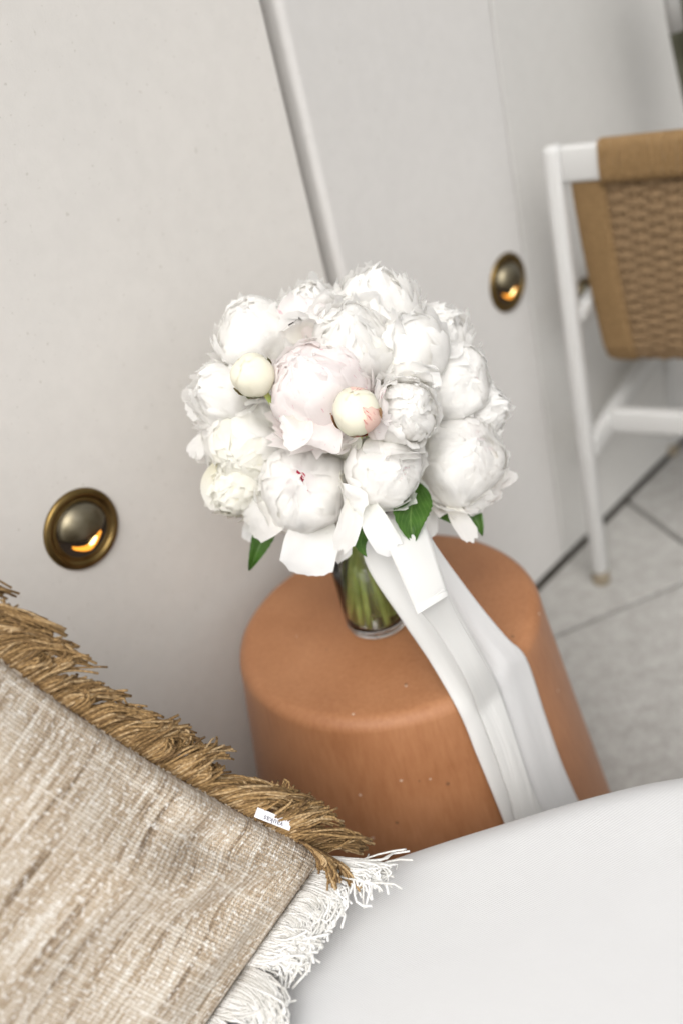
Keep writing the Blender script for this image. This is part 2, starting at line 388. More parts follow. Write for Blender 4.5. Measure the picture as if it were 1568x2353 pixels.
for L, a, z, d in ((L1, .4398, .6565, 0), (L2, 1.3114, .6142, .001), (L3, 1.5415, .50, .0045)):
    mm = RM.to_4x4(); mm.translation = wp(a, d-.0006, z); L.matrix_world = mm
    if L is L3: L.scale = (.62, .62, .62)

# ------------------------------------------------------------------ terracotta side table
SC = Vector((.020, 1.003, 0)); ST = .452
def sR(z): return .1895 + .155*(.44-z)
prof = [(sR(.0), .0), (sR(.002), .004)] + [(sR(z), z) for z in np.linspace(.02, ST-.03, 24)]
r0 = .018; Rt = sR(ST-.02)
for k in range(1, 10):
    a = (PI/2)*k/9; prof.append((Rt-r0+r0*math.cos(a), ST-r0+r0*math.sin(a)))
prof += [(Rt-r0-.02, ST-.0006), (Rt-r0-.05, ST-.0015), (Rt-r0-.1, ST-.002), (.001, ST-.002)]
v, f = lathe(prof, 128)
v = [(x*(1+.004*noise.noise((x*9, y*9, z*5))), y*(1+.004*noise.noise((x*9+5, y*9, z*5))), z+.0008*noise.noise((x*20, y*20, 3))*(z > .1)) for x, y, z in v]
tag(link('side_table', mesh('side_table', v, f), m_terra), 'round terracotta drum side table with rounded rim holding the vase of peonies', 'side table').location = SC
STAB = bpy.data.objects['side_table']

# ------------------------------------------------------------------ sofa
sofa = thing('sofa', (0, 0, 0), 'white fabric outdoor sofa seat with curved front edge, filling the lower right corner', 'sofa')
ol = [(-.95, .30), (-.82, .44), (-.62, .56), (-.40, .632), (-.2, .668), (-.067, .686), (.0085, .693), (.071, .6965), (.141, .700), (.2017, .700), (.253, .696), (.33, .680), (.45, .63), (.60, .48), (.70, .30), (.74, .05), (.70, -.25), (.5, -.5), (0, -.62), (-.5, -.5), (-.85, -.2), (-.98, .1)]
def smooth_loop(p, it=3):
    p = [Vector((*q, 0)) for q in p]
    for _ in range(it):
        q = []
        n = len(p)
        for i in range(n):
            a, b, c_, d = p[i-1], p[i], p[(i+1) % n], p[(i+2) % n]
            q += [b, (-a+9*b+9*c_-d)/16]
        p = q
    return p
ol = smooth_loop(ol, 3)
def slab(name, ol, z0, z1, r, mat, parent, inset=0, crown=0.):
    n = len(ol); nr = []
    for i in range(n):
        t = (ol[(i+1) % n]-ol[i-1]).normalized(); nr.append(Vector((t.y, -t.x, 0)))
    cen = sum(ol, Vector())/n
    if nr[0].dot(ol[0]-cen) < 0: nr = [-q for q in nr]
    rows = []
    for k in range(0, 9):
        a = -PI/2+(PI/2)*k/8; rows.append((r-r*math.cos(a)+inset, z0+r+r*math.sin(a)))
    for k in range(0, 13):
        a = (PI/2)*k/12; rows.append((r-r*math.cos(a)+inset, z1-r+r*math.sin(a)))
    V = []
    for ins, z in rows:
        for i in range(n): q = ol[i]-nr[i]*ins; V.append((q.x, q.y, z))
    inner = rows[-1][0]
    for s in (.93, .8, .6, .35, .12):
        for i in range(n):
            q = cen+(ol[i]-nr[i]*inner-cen)*s; V.append((q.x, q.y, z1+crown*(1-s*s)))
    nrow = len(rows)+5; Fc = grid_faces(n, nrow, True); Fc.append(tuple(range((nrow-1)*n, nrow*n))); Fc.append(tuple(reversed(range(n))))
    return link(name, mesh(name, V, Fc), mat, parent)
slab('seat_cushion', ol, .20, .42, .05, m_sofa, sofa, 0, .006)
slab('base', ol, .06, .197, .012, m_sofa, sofa, .03)
bk = [(-1.02, .52), (-.70, .655), (-.45, .735), (-.33, .765), (-.31, .80), (-.35, .82), (-.50, .80), (-.75, .72), (-1.05, .585)]  # unseen back, added behind the pillow to darken the lower left wall
slab('added_backrest', smooth_loop(bk, 3), .06, .57, .02, m_sofa, sofa)
for x, y in ((-.6, .42), (.45, .48), (.5, -.3), (-.6, -.3)):
    link('leg', box_mesh('leg', (x-.025, y-.025, 0), (x+.025, y+.025, .059), .004), m_white, sofa, False)

# ------------------------------------------------------------------ white framed chair with woven cord back
P0 = Vector((.4525, 1.545, 0)); ch = thing('chair', P0, 'white framed terrace chair with woven tan cord back standing against the wall', 'chair')
EU = (Vector((.616-.468, 1.447-1.563, 0))).normalized()     # across the back, away from the wall
EW = Vector((-EU.y, EU.x, 0)); 
if EW.dot(WD) < 0: EW = -EW                                   # the way the chair faces
CW = .54
def cp(e, t, z): return P0 + EU*e + EW*t + Vector((0, 0, z))
for e, t in ((0, 0), (CW, 0), (0, .5), (CW, .5)):
    top = .828 if t == 0 else .55
    o = link('leg', bar_mesh('leg', cp(e, t, .022), cp(e, t, top), EW, .027, .030, .009), m_white, ch)
    V, Fc = lathe([(.0165, .0), (.0168, .002), (.0160, .020), (.013, .0235)], 24, True)
    fm = mesh('foot_pad', [cp(e, t, 0)+Vector(q) for q in V], Fc); link('foot_pad', fm, m_pad, o)
link('top_rail', bar_mesh('top_rail', cp(.010, .004, .797), cp(CW-.01, .004, .797), (0, 0, 1), .020, .056, .007), m_white, ch)
for e in (.006, CW-.006):
    link('side_stretcher', bar_mesh('side_stretcher', cp(e, .01, .295), cp(e, .49, .295), (0, 0, 1), .022, .042, .006), m_white, ch)
    link('arm_rail', bar_mesh('arm_rail', cp(e, .01, .545), cp(e, .51, .56), (0, 0, 1), .024, .024, .006), m_white, ch)
link('cross_stretcher', bar_mesh('cross_stretcher', cp(.012, .105, .30), cp(CW-.012, .105, .30), (0, 0, 1), .024, .046, .006), m_white, ch)
link('seat_rail', bar_mesh('seat_rail', cp(.012, .49, .405), cp(CW-.012, .49, .405), (0, 0, 1), .024, .03, .006), m_white, ch)
# sling profile (t forward, z up)
pf = [(.004, .800), (.006, .775), (.014, .72), (.026, .66), (.048, .57), (.068, .50), (.080, .462), (.095, .438), (.118, .423), (.16, .416), (.30, .414), (.48, .42)]
pl = [0]
for a, b in zip(pf, pf[1:]): pl.append(pl[-1]+math.hypot(b[0]-a[0], b[1]-a[1]))
def prof_at(s):
    s = max(0, min(pl[-1]-1e-6, s)); i = 0
    while pl[i+1] < s: i += 1
    k = (s-pl[i])/(pl[i+1]-pl[i]); a, b = pf[i], pf[i+1]
    i0 = max(0, i-1); i2 = min(len(pf)-1, i+2)
    tx = (1-k)*((b[0]-pf[i0][0]))+k*(pf[i2][0]-a[0]); tz = (1-k)*((b[1]-pf[i0][1]))+k*(pf[i2][1]-a[1]); L = math.hypot(tx, tz)
    return a[0]+(b[0]-a[0])*k, a[1]+(b[1]-a[1])*k, tx/L, tz/L
def sling(e, s, off):
    t, z, tx, tz = prof_at(s)            # off > 0 is towards the camera (back side)
    return cp(e, t + tz*off, z - tx*off)
E0, E1 = .022, CW-.022; BW = .052
V = []; Fc = []
s = .03
while s < pl[-1]-.01:                    # side borders of tightly wound cord
    for e0, e1 in ((E0, E0+BW), (E1-BW, E1)):
        loop = []
        for k in range(15):
            a = 2*PI*k/14; ca, sa = math.cos(a), math.sin(a)
            loop.append(sling((e0+e1)/2 + (e1-e0)/2*math.copysign(abs(ca)**.6, ca), s+random.uniform(-.0004, .0004), .0065*math.copysign(abs(sa)**.7, sa)+random.uniform(-.0003, .0003)))
        tube_into(V, Fc, loop, .0019, 5)
    s += .0036
tag(link('side_border', mesh('side_border', V, Fc), m_cord2, ch), 'tightly wound tan cord along both sides of the back', kind='stuff')
V = []; Fc = []; e = .074
while e < CW-.074:                       # cord wound round the top rail
    loop = []
    for k in range(15):
        a = 2*PI*k/14; ca, sa = math.cos(a), math.sin(a)
        loop.append(cp(e+random.uniform(-.0004, .0004), .004+.0135*math.copysign(abs(ca)**.5, ca), .797+.0315*math.copysign(abs(sa)**.5, sa)))
    tube_into(V, Fc, loop, .0019, 5); e += .0036
tag(link('rail_wrap', mesh('rail_wrap', V, Fc), m_cord2, ch), 'honey coloured cord wound round the top rail', kind='stuff')
wx0, wx1 = E0+BW-.002, E1-BW+.002; PITCHW = .0285
nw = int((wx1-wx0)/PITCHW); 
for i in range(nw):
    for dd in (-.0028, .0028):
        e = wx0+.016+i*PITCHW+dd; V = []; Fc = []
        tube_into(V, Fc, [sling(e, s_, .0018*math.sin(s_*290+i*PI)) for s_ in np.arange(.02, pl[-1], .0054)], .0026, 6)
        link('warp_cord', mesh('warp_cord', V, Fc), m_cord, ch)
s = .040; r_ = 0
while s < pl[-1]-.02:
    V = []; Fc = []
    pts = []
    for k in range(0, nw*6+7):
        e = wx0 + (wx1-wx0)*k/(nw*6+6)
        ph = (e-(wx0+.016))/PITCHW*PI + r_*PI
        pts.append(sling(e, s+random.uniform(-.0003, .0003), .0026*math.cos(ph)))
    for q in (-.0022, .0022):
        tube_into(V, Fc, [p + Vector((0, 0, q)) for p in pts], .0026, 6)
    link('weft_cord', mesh('weft_cord', V, Fc), m_cord, ch)
    s += .0102; r_ += 1

V = []; Fc = []; s = .035
while s < pl[-1]-.02:                    # the inner face of the double weave
    tube_into(V, Fc, [sling(wx0+(wx1-wx0)*k/40, s, -.0075+.001*math.sin(k*1.9+s*300)) for k in range(41)], .0027, 5); s += .0051
tag(link('inner_weave', mesh('inner_weave', V, Fc), m_cord, ch), 'inner layer of cord seen through the open weave', kind='stuff')
# ------------------------------------------------------------------ folded parasol in the far corner
par = thing('parasol', at_z(1600, 260, .3)*1.0, 'folded dark olive parasol on a white pole cut off by the top right corner', 'parasol')
pp = at_d(1547, 40, 1.66); dirv = Vector((0, 0, 1))
V = []; Fc = []
pb = at_d(1553, 70, 1.58)
tube_into(V, Fc, [pb, pb+Vector((-.012, 0, .12)), pb+Vector((-.016, 0, .22))], .0125, 14); link('pole', mesh('pole', V, Fc), m_white, par)
M = Mt('olive_canvas', (.07, .07, .045), .85); M.color(M.ramp(M.noise(M.co(), 30), [(.3, (.06, .06, .035)), (.7, (.10, .10, .07))])); m_olive = M.m
V = []; n = 40; pc = at_d(1597, 95, 1.66)
for j in range(14):
    k = j/13; rr = .008+.034*min(1, k*1.6)**.8
    for i in range(n):
        a = 2*PI*i/n; r1 = rr*(1+.16*math.cos(a*8)); V.append(tuple(pc+Vector((r1*math.cos(a)+.06*k*0, r1*math.sin(a), -.16+.34*k))))
link('canopy', mesh('canopy', V, grid_faces(n, 14, True)), m_olive, par)

# ------------------------------------------------------------------ vase
VC = at_z(871, 1428, ST-.002); VC.z = ST-.0017
vase = thing('vase', VC, 'clear glass cylinder vase of water and green peony stems on the terracotta table', 'vase')
VR = .0405; VH = .165
pr = [(.001, .0), (VR-.010, .0), (VR-.005, .0012), (VR-.0018, .005), (VR-.0004, .012), (VR, .03), (VR, VH-.002), (VR-.0008, VH), (VR-.0024, VH), (VR-.0028, VH-.002), (VR-.0028, .03), (VR-.0045, .010), (VR-.011, .0055), (.001, .005)]
v, f = lathe(pr, 64); link('glass', mesh('glass', [VC+Vector(q) for q in v], f), m_glass, vase)
pr = [(.001, .0053), (VR-.0113, .0058), (VR-.0049, .0103), (VR-.0031, .03), (VR-.0031, .105), (.001, .105)]
v, f = lathe(pr, 64); link('water', mesh('water', [VC+Vector(q) for q in v], f), m_water, vase)

# ------------------------------------------------------------------ peonies
BC = at_d(800, 955, 1.075)                   # centre of the bouquet
def vnoise(x, y, z): return noise.noise((x, y, z))
def petal_mesh(A, az, R, th0, th1, W, flare=0., ruffle=.02, jag=.08, curl=0., seed=0, nu=13, nv=13, wmin=.35, push=0., lift=0., lip=0., bs=0., lump=.0):
    """A cupped petal. A: unit axis of the bloom; az: azimuth about it; th: polar angle from the axis at base / rim; W: half width in radians."""
    A = Vector(A); X = A.orthogonal().normalized(); Y = A.cross(X)
    side_az = X*math.cos(az)+Y*math.sin(az); es = A.cross(side_az).normalized()
    V = []; UV = []; skew = vnoise(seed*1.9, 3, 1)*.35
    for j in range(nv):
        for i in range(nu):
            u = -1+2*i/(nu-1); v = j/(nv-1)
            rimn = 1 - .26*abs(u)**2.4 + skew*u*.4 + jag*(vnoise(u*2.3+seed*7.1, seed*3.3, 0)*1.1 + .6*vnoise(u*6.5+seed, 4.2, seed)+.22*vnoise(u*15+seed, 1.2, seed))
            vv = v*rimn
            th = th0+(th1-th0)*vv
            wv = wmin+(1-wmin)*math.sin(PI/2*min(1, vv/.62)) ; wv *= 1-.10*max(0, vv-.75)/.25
            al = W*wv*u
            dc = A*math.cos(th)+side_az*math.sin(th)
            d = dc*math.cos(al)+es*math.sin(al)
            rho = R*(1+push+flare*vv**2.4 + lip*max(0, (vv-.72)/.28)**2 - curl*max(0, vv-.7)**2*8)
            k = vv**2*(.35+.65*abs(u)**1.5)
            rho += R*ruffle*.72*k*(vnoise(u*3.1+seed*1.7, vv*2+seed, .3)*1.7+.9*vnoise(u*7.7+seed, vv*3.5, seed*1.3))
            rho += R*.022*vnoise(u*1.6+seed, vv*2.6, seed*2)
            if lump: rho += R*lump*vnoise(d.x*1.5+bs, d.y*1.5, d.z*1.5)
            V.append(d*rho + A*(lift*R*vv)); UV.append((i/(nu-1), vv))
    return mesh('petal', V, grid_faces(nu, nv), UV)
def heart_mesh(A, az, R, r0, r1, h1, W, seed, ruffle=.25, nu=11, nv=11, lean=0.):
    """a crumpled inner petal standing up around the axis; r0/r1 base and rim distance from the axis, h1 rim height (fractions of R)"""
    A = Vector(A); X = A.orthogonal().normalized(); Y = A.cross(X)
    rd = X*math.cos(az)+Y*math.sin(az); es = A.cross(rd).normalized(); V = []; UV = []
    for j in range(nv):
        for i in range(nu):
            u = -1+2*i/(nu-1); v = j/(nv-1)
            rim = 1-.22*abs(u)**2.2+.10*(vnoise(u*3+seed*2, 2, seed)*1.3+vnoise(u*9+seed, 5, seed)*.7)
            vv = v*rim
            r = R*(r0+(r1-r0)*math.sin(vv*PI/2)); h = R*(-.35+(h1+.35)*vv)
            w_ = W*R*(.45+.55*math.sin(PI/2*min(1, vv/.7)))
            bend = .30*w_*u*u
            wob = R*ruffle*vv**2*(vnoise(u*2.6+seed, vv*2, seed)*.5+vnoise(u*6+seed*3, vv*3, 1)*.28)
            V.append(rd*(r-bend+wob) + es*(w_*u) + A*(h+wob*.4)); UV.append((i/(nu-1), vv))
    return mesh('petal', V, grid_faces(nu, nv), UV)
def put(parent, me, mat, cen, name='petal'):
    me.materials.append(mat); me.polygons.foreach_set('use_smooth', [True]*len(me.polygons))
    o = bpy.data.objects.new(name, me); C.objects.link(o); o.parent = parent; return o
GR = 'white peonies in the bouquet'
STEMS = []
def stem(parent, cen, A, seed):
    rn = random.Random(seed)
    b = Vector(cen)-Vector(A)*.02
    a = rn.uniform(0, 2*PI); rr = VR*.78*math.sqrt(rn.random())
    foot = VC+Vector((rr*math.cos(a), rr*math.sin(a), .009+rn.uniform(0, .010)))
    a2 = a+PI*rn.uniform(.7, 1.3); r2 = VR*.55*rn.random()
    neck = VC+Vector((r2*math.cos(a2), r2*math.sin(a2), VH-.01))
    pts = []
    for k in range(13):
        t = k/12
        if t < .5: p = b.lerp(neck, t*2); p += (neck-b).cross(Vector((1, 0, 0))).normalized()*0
        else: p = neck.lerp(foot, (t-.5)*2)
        pts.append(p-Vector(cen))
    V = []; Fc = []; tube_into(V, Fc, pts, rn.uniform(.0030, .0040), 8)
    put(parent, mesh('stem', V, Fc), m_stem, cen, 'stem')
def axis_px(dx, dy):
    """bloom axis from where its opening shows, in radii right / down of its centre"""
    q = min(.97, math.hypot(dx, dy)); return (cx*dx+cyd*dy-fwd*math.sqrt(1-q*q)).normalized()
def place(x, y, rpx, rad=None, depth_add=0.):
    v = ray(x, y).normalized(); R = rad or .141
    guess = rpx*1.0/F; Rb = R-guess
    oc = CAM-BC; b = oc.dot(v); c_ = oc.dot(oc)-Rb*Rb; disc = b*b-c_
    t = -b-math.sqrt(disc) if disc > 0 else -b
    P = CAM+v*(t+depth_add); return P, rpx*depth(P)/F
def bloom(x, y, rpx, op, label, mat=p_white, heart=p_white, kind='globe', seed=1, guards=4, gflare=.35, depth_add=0., openness=.0, group=GR, inner=p_white, stemmed=True):
    P, R = place(x, y, rpx*1.04, None, depth_add); A = axis_px(*op); rn = random.Random(seed*13+5)
    t = thing('peony', P, label, 'peony', group)
    sd_ = seed*10.3; U = rn.uniform; bs = seed*3.7
    def ring(n, r, th0, tha, thb, W, ruf, jag, m_, off, flare=0., lipv=.0, res=13, pu=.02, lump=.16):
        for i in range(n):
            put(t, petal_mesh(A, (i+U(-.35, .35))*2*PI/n+off, R*r, th0, U(tha, thb)+(openness if off < 2.5 or off > 5 else openness*.25), W*U(.85, 1.15), flare, ruf, jag, 0., sd_+off*31+i*1.37, res, res, push=U(-pu, pu), lip=lipv*U(.2, 1.), bs=bs, lump=lump), m_, P)
    if kind == 'globe':
        ring(7, 1.0, 2.8, .85, 1.35, .62, .05, .16, mat, .1, 0., .05, 15, .018)
        ring(6, .975, 2.7, .50, .85, .72, .05, .16, mat, .6, 0., .05, 15, .012)
        ring(6, .945, 2.5, .28, .55, .66, .06, .20, mat, 1.3, 0., .05, 14, .012)
        ring(6, .91, 2.2, .12, .34, .52, .10, .26, inner, 2.2, 0., .06, 12, .02)
        ring(6, .89, 1.6, .04, .22, .42, .14, .24, inner, 3.1, 0., .08, 11, .03)
        ring(5, .86, 1.2, -.12, .12, .36, .20, .28, inner, 4.0, 0., .10, 10, .04)
        ring(7, .85, 1.0, -.22, .10, .26, .26, .34, heart, 4.8, 0., .0, 10, .03)
    else:
        ring(8, 1.0, 2.8, 1.05, 1.50, .58, .10, .22, mat, .1, .06, .08, 14, .03)
        ring(8, .975, 2.6, .75, 1.15, .52, .12, .26, mat, .7, .04, .10, 13, .03)
        ring(8, .95, 2.3, .50, .85, .50, .18, .24, inner, 1.4, .04, .12, 12, .04)
        ring(8, .93, 1.9, .30, .60, .44, .22, .24, inner, 2.1, .04, .14, 11, .05)
        ring(7, .91, 1.6, .12, .38, .42, .26, .26, inner, 2.9, .04, .14, 11, .06)
        ring(6, .88, 1.3, -.05, .2, .40, .28, .28, heart, 3.7, .04, .12, 10, .06)
        ring(6, .84, 1.0, -.35, .0, .34, .28, .36, heart, 4.5, .02, .0, 10, .04)
    ring(5, 1.035, 2.9, 1.0, 1.45, .60, .12, .16, mat, 7.1, .10, .04, 14, .015, .10)
    if guards:    # outer guard petals that flare away
        ring(guards, 1.0, 2.9, 1.05, 1.7, .64, .14, .20, mat, 5.5, gflare*.72, .0, 15, .0, .0)
        ring(guards, 1.0, 2.9, 1.45, 2.05, .55, .18, .26, mat, 6.3, gflare*.78, .0, 13, .0, .0)
    if stemmed: stem(t, P, A, seed)
    return t, P, R, A
def bud(x, y, rpx, op, label, mats, sepals, seed, sep_mat, extra=()):
    P, R = place(x, y, rpx, .162); A = axis_px(*op); rn = random.Random(seed)
    t = thing('peony_bud', P, label, 'flower bud', 'peony buds')
    for i in range(4):
        put(t, petal_mesh(A, i*2*PI/4+seed, R*.955, 3.05, -.25+.1*i, 1.2, .0, .006, .05, 0, seed*3+i, 17, 19, wmin=.6, lump=.05, bs=seed), mats[0], P)
    for i in range(len(mats)):
        put(t, petal_mesh(A, i*2*PI/len(mats)+seed*1.3, R*(.975+.012*(i % 3)), 3.0, .15+.30*((i*7) % 4)/3, .78, .0, .008, .12, 0, seed*3+i+9, 17, 19, wmin=.5, push=0, lip=.015, lump=.06, bs=seed), mats[i], P)
    for i, (a, th1_, W_) in enumerate(sepals):
        put(t, petal_mesh(A, a, R*1.03, 3.0, th1_, W_, .03, .05, .14, 0, seed*5+i, 9, 11), sep_mat, P, 'sepal')
    for i, (a, th1_, W_, m_) in enumerate(extra):
        put(t, petal_mesh(A, a, R*1.008, 3.0, th1_, W_, .0, .02, .12, 0, seed*7+i, 13, 15, wmin=.5, lump=.06, bs=seed), m_, P)
    stem(t, P, A, seed); return t, P, R, A
def az_of(A, v):
    """azimuth about A of the world direction v, in petal_mesh terms"""
    A = Vector(A); X = A.orthogonal().normalized(); Y = A.cross(X); return math.atan2(v.dot(Y), v.dot(X))
# a filler core of small petals and foliage that closes the gaps between the blooms
# --- back row first
B = {}
B['top'] = bloom(862, 712, 90, (-.1, -.75), 'white peony at the very top of the bouquet, blurred behind the others', kind='open', seed=3, guards=4)
B['ul'] = bloom(585, 770, 82, (-.25, -.6), 'white peony with one pointed petal at the upper left of the bouquet', kind='globe', seed=4, guards=2)
B['um'] = bloom(716, 745, 84, (-.05, -.7), 'small frilly white peony at the top left, above the blush one', kind='open', seed=5, guards=4)
B['rb'] = bloom(1000, 790, 78, (.5, -.6), 'frilly white peony at the top right, mostly hidden behind a closed round one', kind='open', seed=6, guards=5, depth_add=.03)
B['br'] = bloom(1085, 945, 72, (.85, -.1), 'soft white peony at the far right edge behind the round one with a twisted rim', kind='open', seed=7, guards=5, depth_add=.03)
B['fl'] = bloom(514, 908, 74, (-.7, -.1), 'blurred white peony at the far left edge behind the green bud', kind='open', seed=8, guards=5)
B['lb'] = bloom(545, 1125, 62, (-.6, .5), 'creamy ruffled peony low on the left, tucked under the large open one', p_cream, p_cream, 'open', 9, 3, inner=p_cream)
B['fill'] = bloom(805, 795, 90, (-.1, -.5), 'white peony tucked between the blush peony and the topmost ones', kind='open', seed=10, guards=3, depth_add=.012)
B['gl'] = bloom(935, 804, 88, (-.35, -.55), 'closed round white peony with a green base, upper right of the central bud', p_white, p_white, 'globe', 11, 2, gflare=.12)
B['bl'] = bloom(732, 895, 112, (-.42, -.48), 'large blush tinted peony with pink flecked petals in the upper middle', p_blush, p_blush, 'globe', 12, 5, gflare=.42, inner=p_blush, openness=.28)
B['mid'] = bloom(928, 952, 72, (.1, .1), 'small ruffled white peony between the pink-sided bud and the round one on the right', kind='open', seed=14, guards=3)
B['rg'] = bloom(1032, 880, 90, (.62, -.12), 'round white peony with rust-edged sepals and an opening on its right side', p_white, p_pinkline, 'globe', 15, 1, gflare=.3)
B['le'] = bloom(568, 1022, 100, (-.28, .42), 'large white peony with a yellowish hollow at the left of the bouquet', p_white, p_cream, 'globe', 16, 5, gflare=.4, inner=p_cream, openness=.28)
B['rl'] = bloom(1055, 1056, 98, (.25, -.3), 'ruffled white peony at the lower right with a soft pink hollow', p_white, p_blush, 'globe', 17, 5, gflare=.42, openness=.2)
B['red'] = bloom(703, 1120, 102, (-.12, -.08), 'large white peony with a crimson rimmed heart at the front', p_white, p_red, 'globe', 18, 3, gflare=.22, openness=.07, inner=p_white)
B['ball'] = bloom(884, 1080, 84, (.38, .02), 'round ball shaped white peony at the front, right of the crimson hearted one', p_white, p_pinkline, 'globe', 19, 0)
bud(581, 862, 51, (-.1, -.1), 'smooth pale green peony bud at the upper left of the bouquet', [p_bud, p_bud, p_bud, p_bud, p_bud], [(az_of(axis_px(-.1, -.1), cyd), 1.62, .4), (az_of(axis_px(-.1, -.1), cyd-cx), 1.45, .28), (az_of(axis_px(-.1, -.1), cx-cyd), 1.25, .16)], 31, m_sepalg)
bud(818, 945, 57, (-.2, -.35), 'cream peony bud with pink sides and rust red sepal, mid bouquet', [p_bud, p_bud, p_bud, p_bud, p_bud], [(az_of(axis_px(-.2, -.35), -cx+cyd*.3), 1.15, .30), (az_of(axis_px(-.2, -.35), cx+cyd*.2), 1.2, .22), (az_of(axis_px(-.2, -.35), cyd), 1.7, .4)], 32, m_sepal, [(az_of(axis_px(-.2, -.35), cx*.8+cyd*.6), .62, .50, p_budpink), (az_of(axis_px(-.2, -.35), cx*.2-cyd), .62, .5, p_budpink)])

# loose hanging petals and leaves as sheets with their own bend
def sheet(base, mid, tip, width, facing, shape='petal', seed=0, cup=.15, nu=15, nv=21, wave=.04, twist=0.):
    base, mid, tip = Vector(base), Vector(mid), Vector(tip); V = []; UV = []
    for j in range(nv):
        v = j/(nv-1)
        for i in range(nu):
            u = -1+2*i/(nu-1)
            if shape == 'petal':
                vv = v*(1-.16*abs(u)**2.5+.07*vnoise(u*3+seed, seed, 1)+.03*vnoise(u*12+seed, seed, 3)); w_ = .30+.70*math.sin(PI/2*min(1, vv/.6))
            else:
                vv = v; w_ = math.sin(PI*min(1, vv**.8))**.75*(1-.35*vv)+.02; w_ *= 1+.03*math.sin(vv*60)*abs(u)
            p = base*(1-vv)**2+mid*2*vv*(1-vv)+tip*vv*vv
            tg = (-2*(1-vv)*base+2*(1-2*vv)*mid+2*vv*tip).normalized()
            s = tg.cross(Vector(facing)).normalized(); n_ = s.cross(tg).normalized()
            if twist:
                a = twist*vv; s, n_ = s*math.cos(a)+n_*math.sin(a), n_*math.cos(a)-s*math.sin(a)
            off = cup*width*(abs(u)**1.6) if shape == 'petal' else cup*width*abs(u)
            off += width*wave*(vnoise(u*2.2+seed, vv*4, seed)+.5*vnoise(u*6, vv*8+seed, 2))*2*vv
            V.append(p+s*(w_*width*u)+n_*off); UV.append((i/(nu-1), vv))
    return mesh(shape, V, grid_faces(nu, nv), UV)
def loose(parentkey, px3, width_px, mat, name='petal', shape='petal', seed=0, cup=.15, df=0., wave=.05, twist=0., fc=None, label=None):
    t, P, R, A = B[parentkey]; d0 = depth(P)
    pts = [at_d(x, y, d0+dd)-P for x, y, dd in px3]
    me = sheet(pts[0], pts[1], pts[2], width_px*d0/F, fc or -fwd, shape, seed, cup, wave=wave, twist=twist)
    o = put(t, me, mat, P, name)
    if label: o['label'] = label
    return o
loose('red', ((735, 1175, .01), (715, 1240, -.02), (700, 1320, .0)), 62, p_sheer, seed=2, cup=.25, label='large drooping petal below the crimson hearted bloom')
loose('red', ((760, 1150, .02), (780, 1220, .0), (772, 1290, .015)), 34, p_sheer, seed=3, cup=.3)
loose('red', ((640, 1130, .0), (590, 1150, -.01), (560, 1185, .01)), 52, p_white, seed=4, cup=-.2)
loose('red', ((670, 1160, .0), (620, 1190, -.02), (572, 1215, .012)), 42, p_white, seed=5, cup=.2)
loose('red', ((775, 1090, .01), (812, 1040, -.022), (795, 1000, .0)), 40, p_white, seed=6, cup=.35)
loose('ball', ((812, 1130, -.005), (815, 1190, -.03), (780, 1265, -.015)), 27, p_white, seed=7, cup=.45, wave=.09, label='narrow curled petal hanging between the two front blooms')
loose('ball', ((845, 1150, .0), (850, 1200, -.03), (905, 1270, -.012)), 32, p_sheer, seed=8, cup=.4, wave=.08)
loose('rl', ((985, 1100, .01), (960, 1170, .0), (968, 1245, .01)), 38, p_sheer, seed=9, cup=.2)
loose('rl', ((1030, 1150, .0), (1050, 1190, -.01), (1088, 1242, -.005)), 22, p_white, seed=10, cup=.2, label='narrow petal lying over the lower right leaf')
loose('rl', ((1080, 1110, .0), (1090, 1140, -.01), (1110, 1170, .01)), 36, p_white, seed=11, cup=.2)
loose('ul', ((560, 800, .0), (548, 740, -.02), (570, 684, .0)), 44, p_white, seed=12, cup=-.3, label='pointed petal standing up at the upper left')
loose('le', ((500, 1000, .0), (462, 1010, .0), (440, 1050, .012)), 22, p_white, seed=13)
loose('fl', ((490, 930, .0), (455, 935, .0), (430, 950, .01)), 24, p_white, seed=14)
loose('le', ((520, 1060, -.01), (490, 1120, -.02), (530, 1150, -.01)), 46, p_cream, seed=15, cup=.3)
loose('bl', ((690, 960, -.02), (690, 990, -.045), (650, 1000, -.03)), 40, p_white, seed=16, cup=.3)
loose('bl', ((740, 960, -.02), (745, 1000, -.045), (735, 1030, -.03)), 44, p_blush, seed=17, cup=.3)
loose('ball', ((800, 1040, .0), (815, 1010, -.03), (790, 1000, -.02)), 24, p_white, seed=18, cup=.5)
loose('fl', ((585, 1185, .04), (580, 1210, .04), (578, 1245, .05)), 24, p_sheer, seed=19)
# outer petals that splay into the creases between neighbouring blooms
rn = random.Random(77); ks = list(B); SURF = .141
for ai in range(len(ks)):
    for bi in range(ai+1, len(ks)):
        tA, PA, RA, AA = B[ks[ai]]; tB, PB, RB, AB = B[ks[bi]]
        if (PA-PB).length > (RA+RB)*1.12 or {ks[ai], ks[bi]} in ({'bl', 'red'}, {'le', 'red'}, {'bl', 'fill'}): continue
        M_ = (PA*RB+PB*RA)/(RA+RB); o_ = (M_-BC).normalized()
        if o_.dot(fwd) > .25: continue
        for q in range(3):
            own, oth = ((tA, PA, AA), PB) if q % 2 == 0 else ((tB, PB, AB), PA)
            sd = (oth-own[1]).normalized(); side = o_.cross(sd).normalized()*rn.uniform(-1, 1)
            base = BC+o_*.085-sd*.006+side*.012
            tip = BC+o_*(SURF*rn.uniform(.90, 1.0))+sd*rn.uniform(.004, .020)+side*.020
            mid = (base+tip)/2+o_*.012-sd*.010
            me = sheet(base-own[1], mid-own[1], tip-own[1], rn.uniform(.018, .027), sd*.6+o_*.4, 'petal', rn.uniform(0, 99), rn.uniform(.15, .45), 13, 15, wave=.16)
            put(own[0], me, p_blush if own[0] is B['bl'][0] else p_white, own[1])
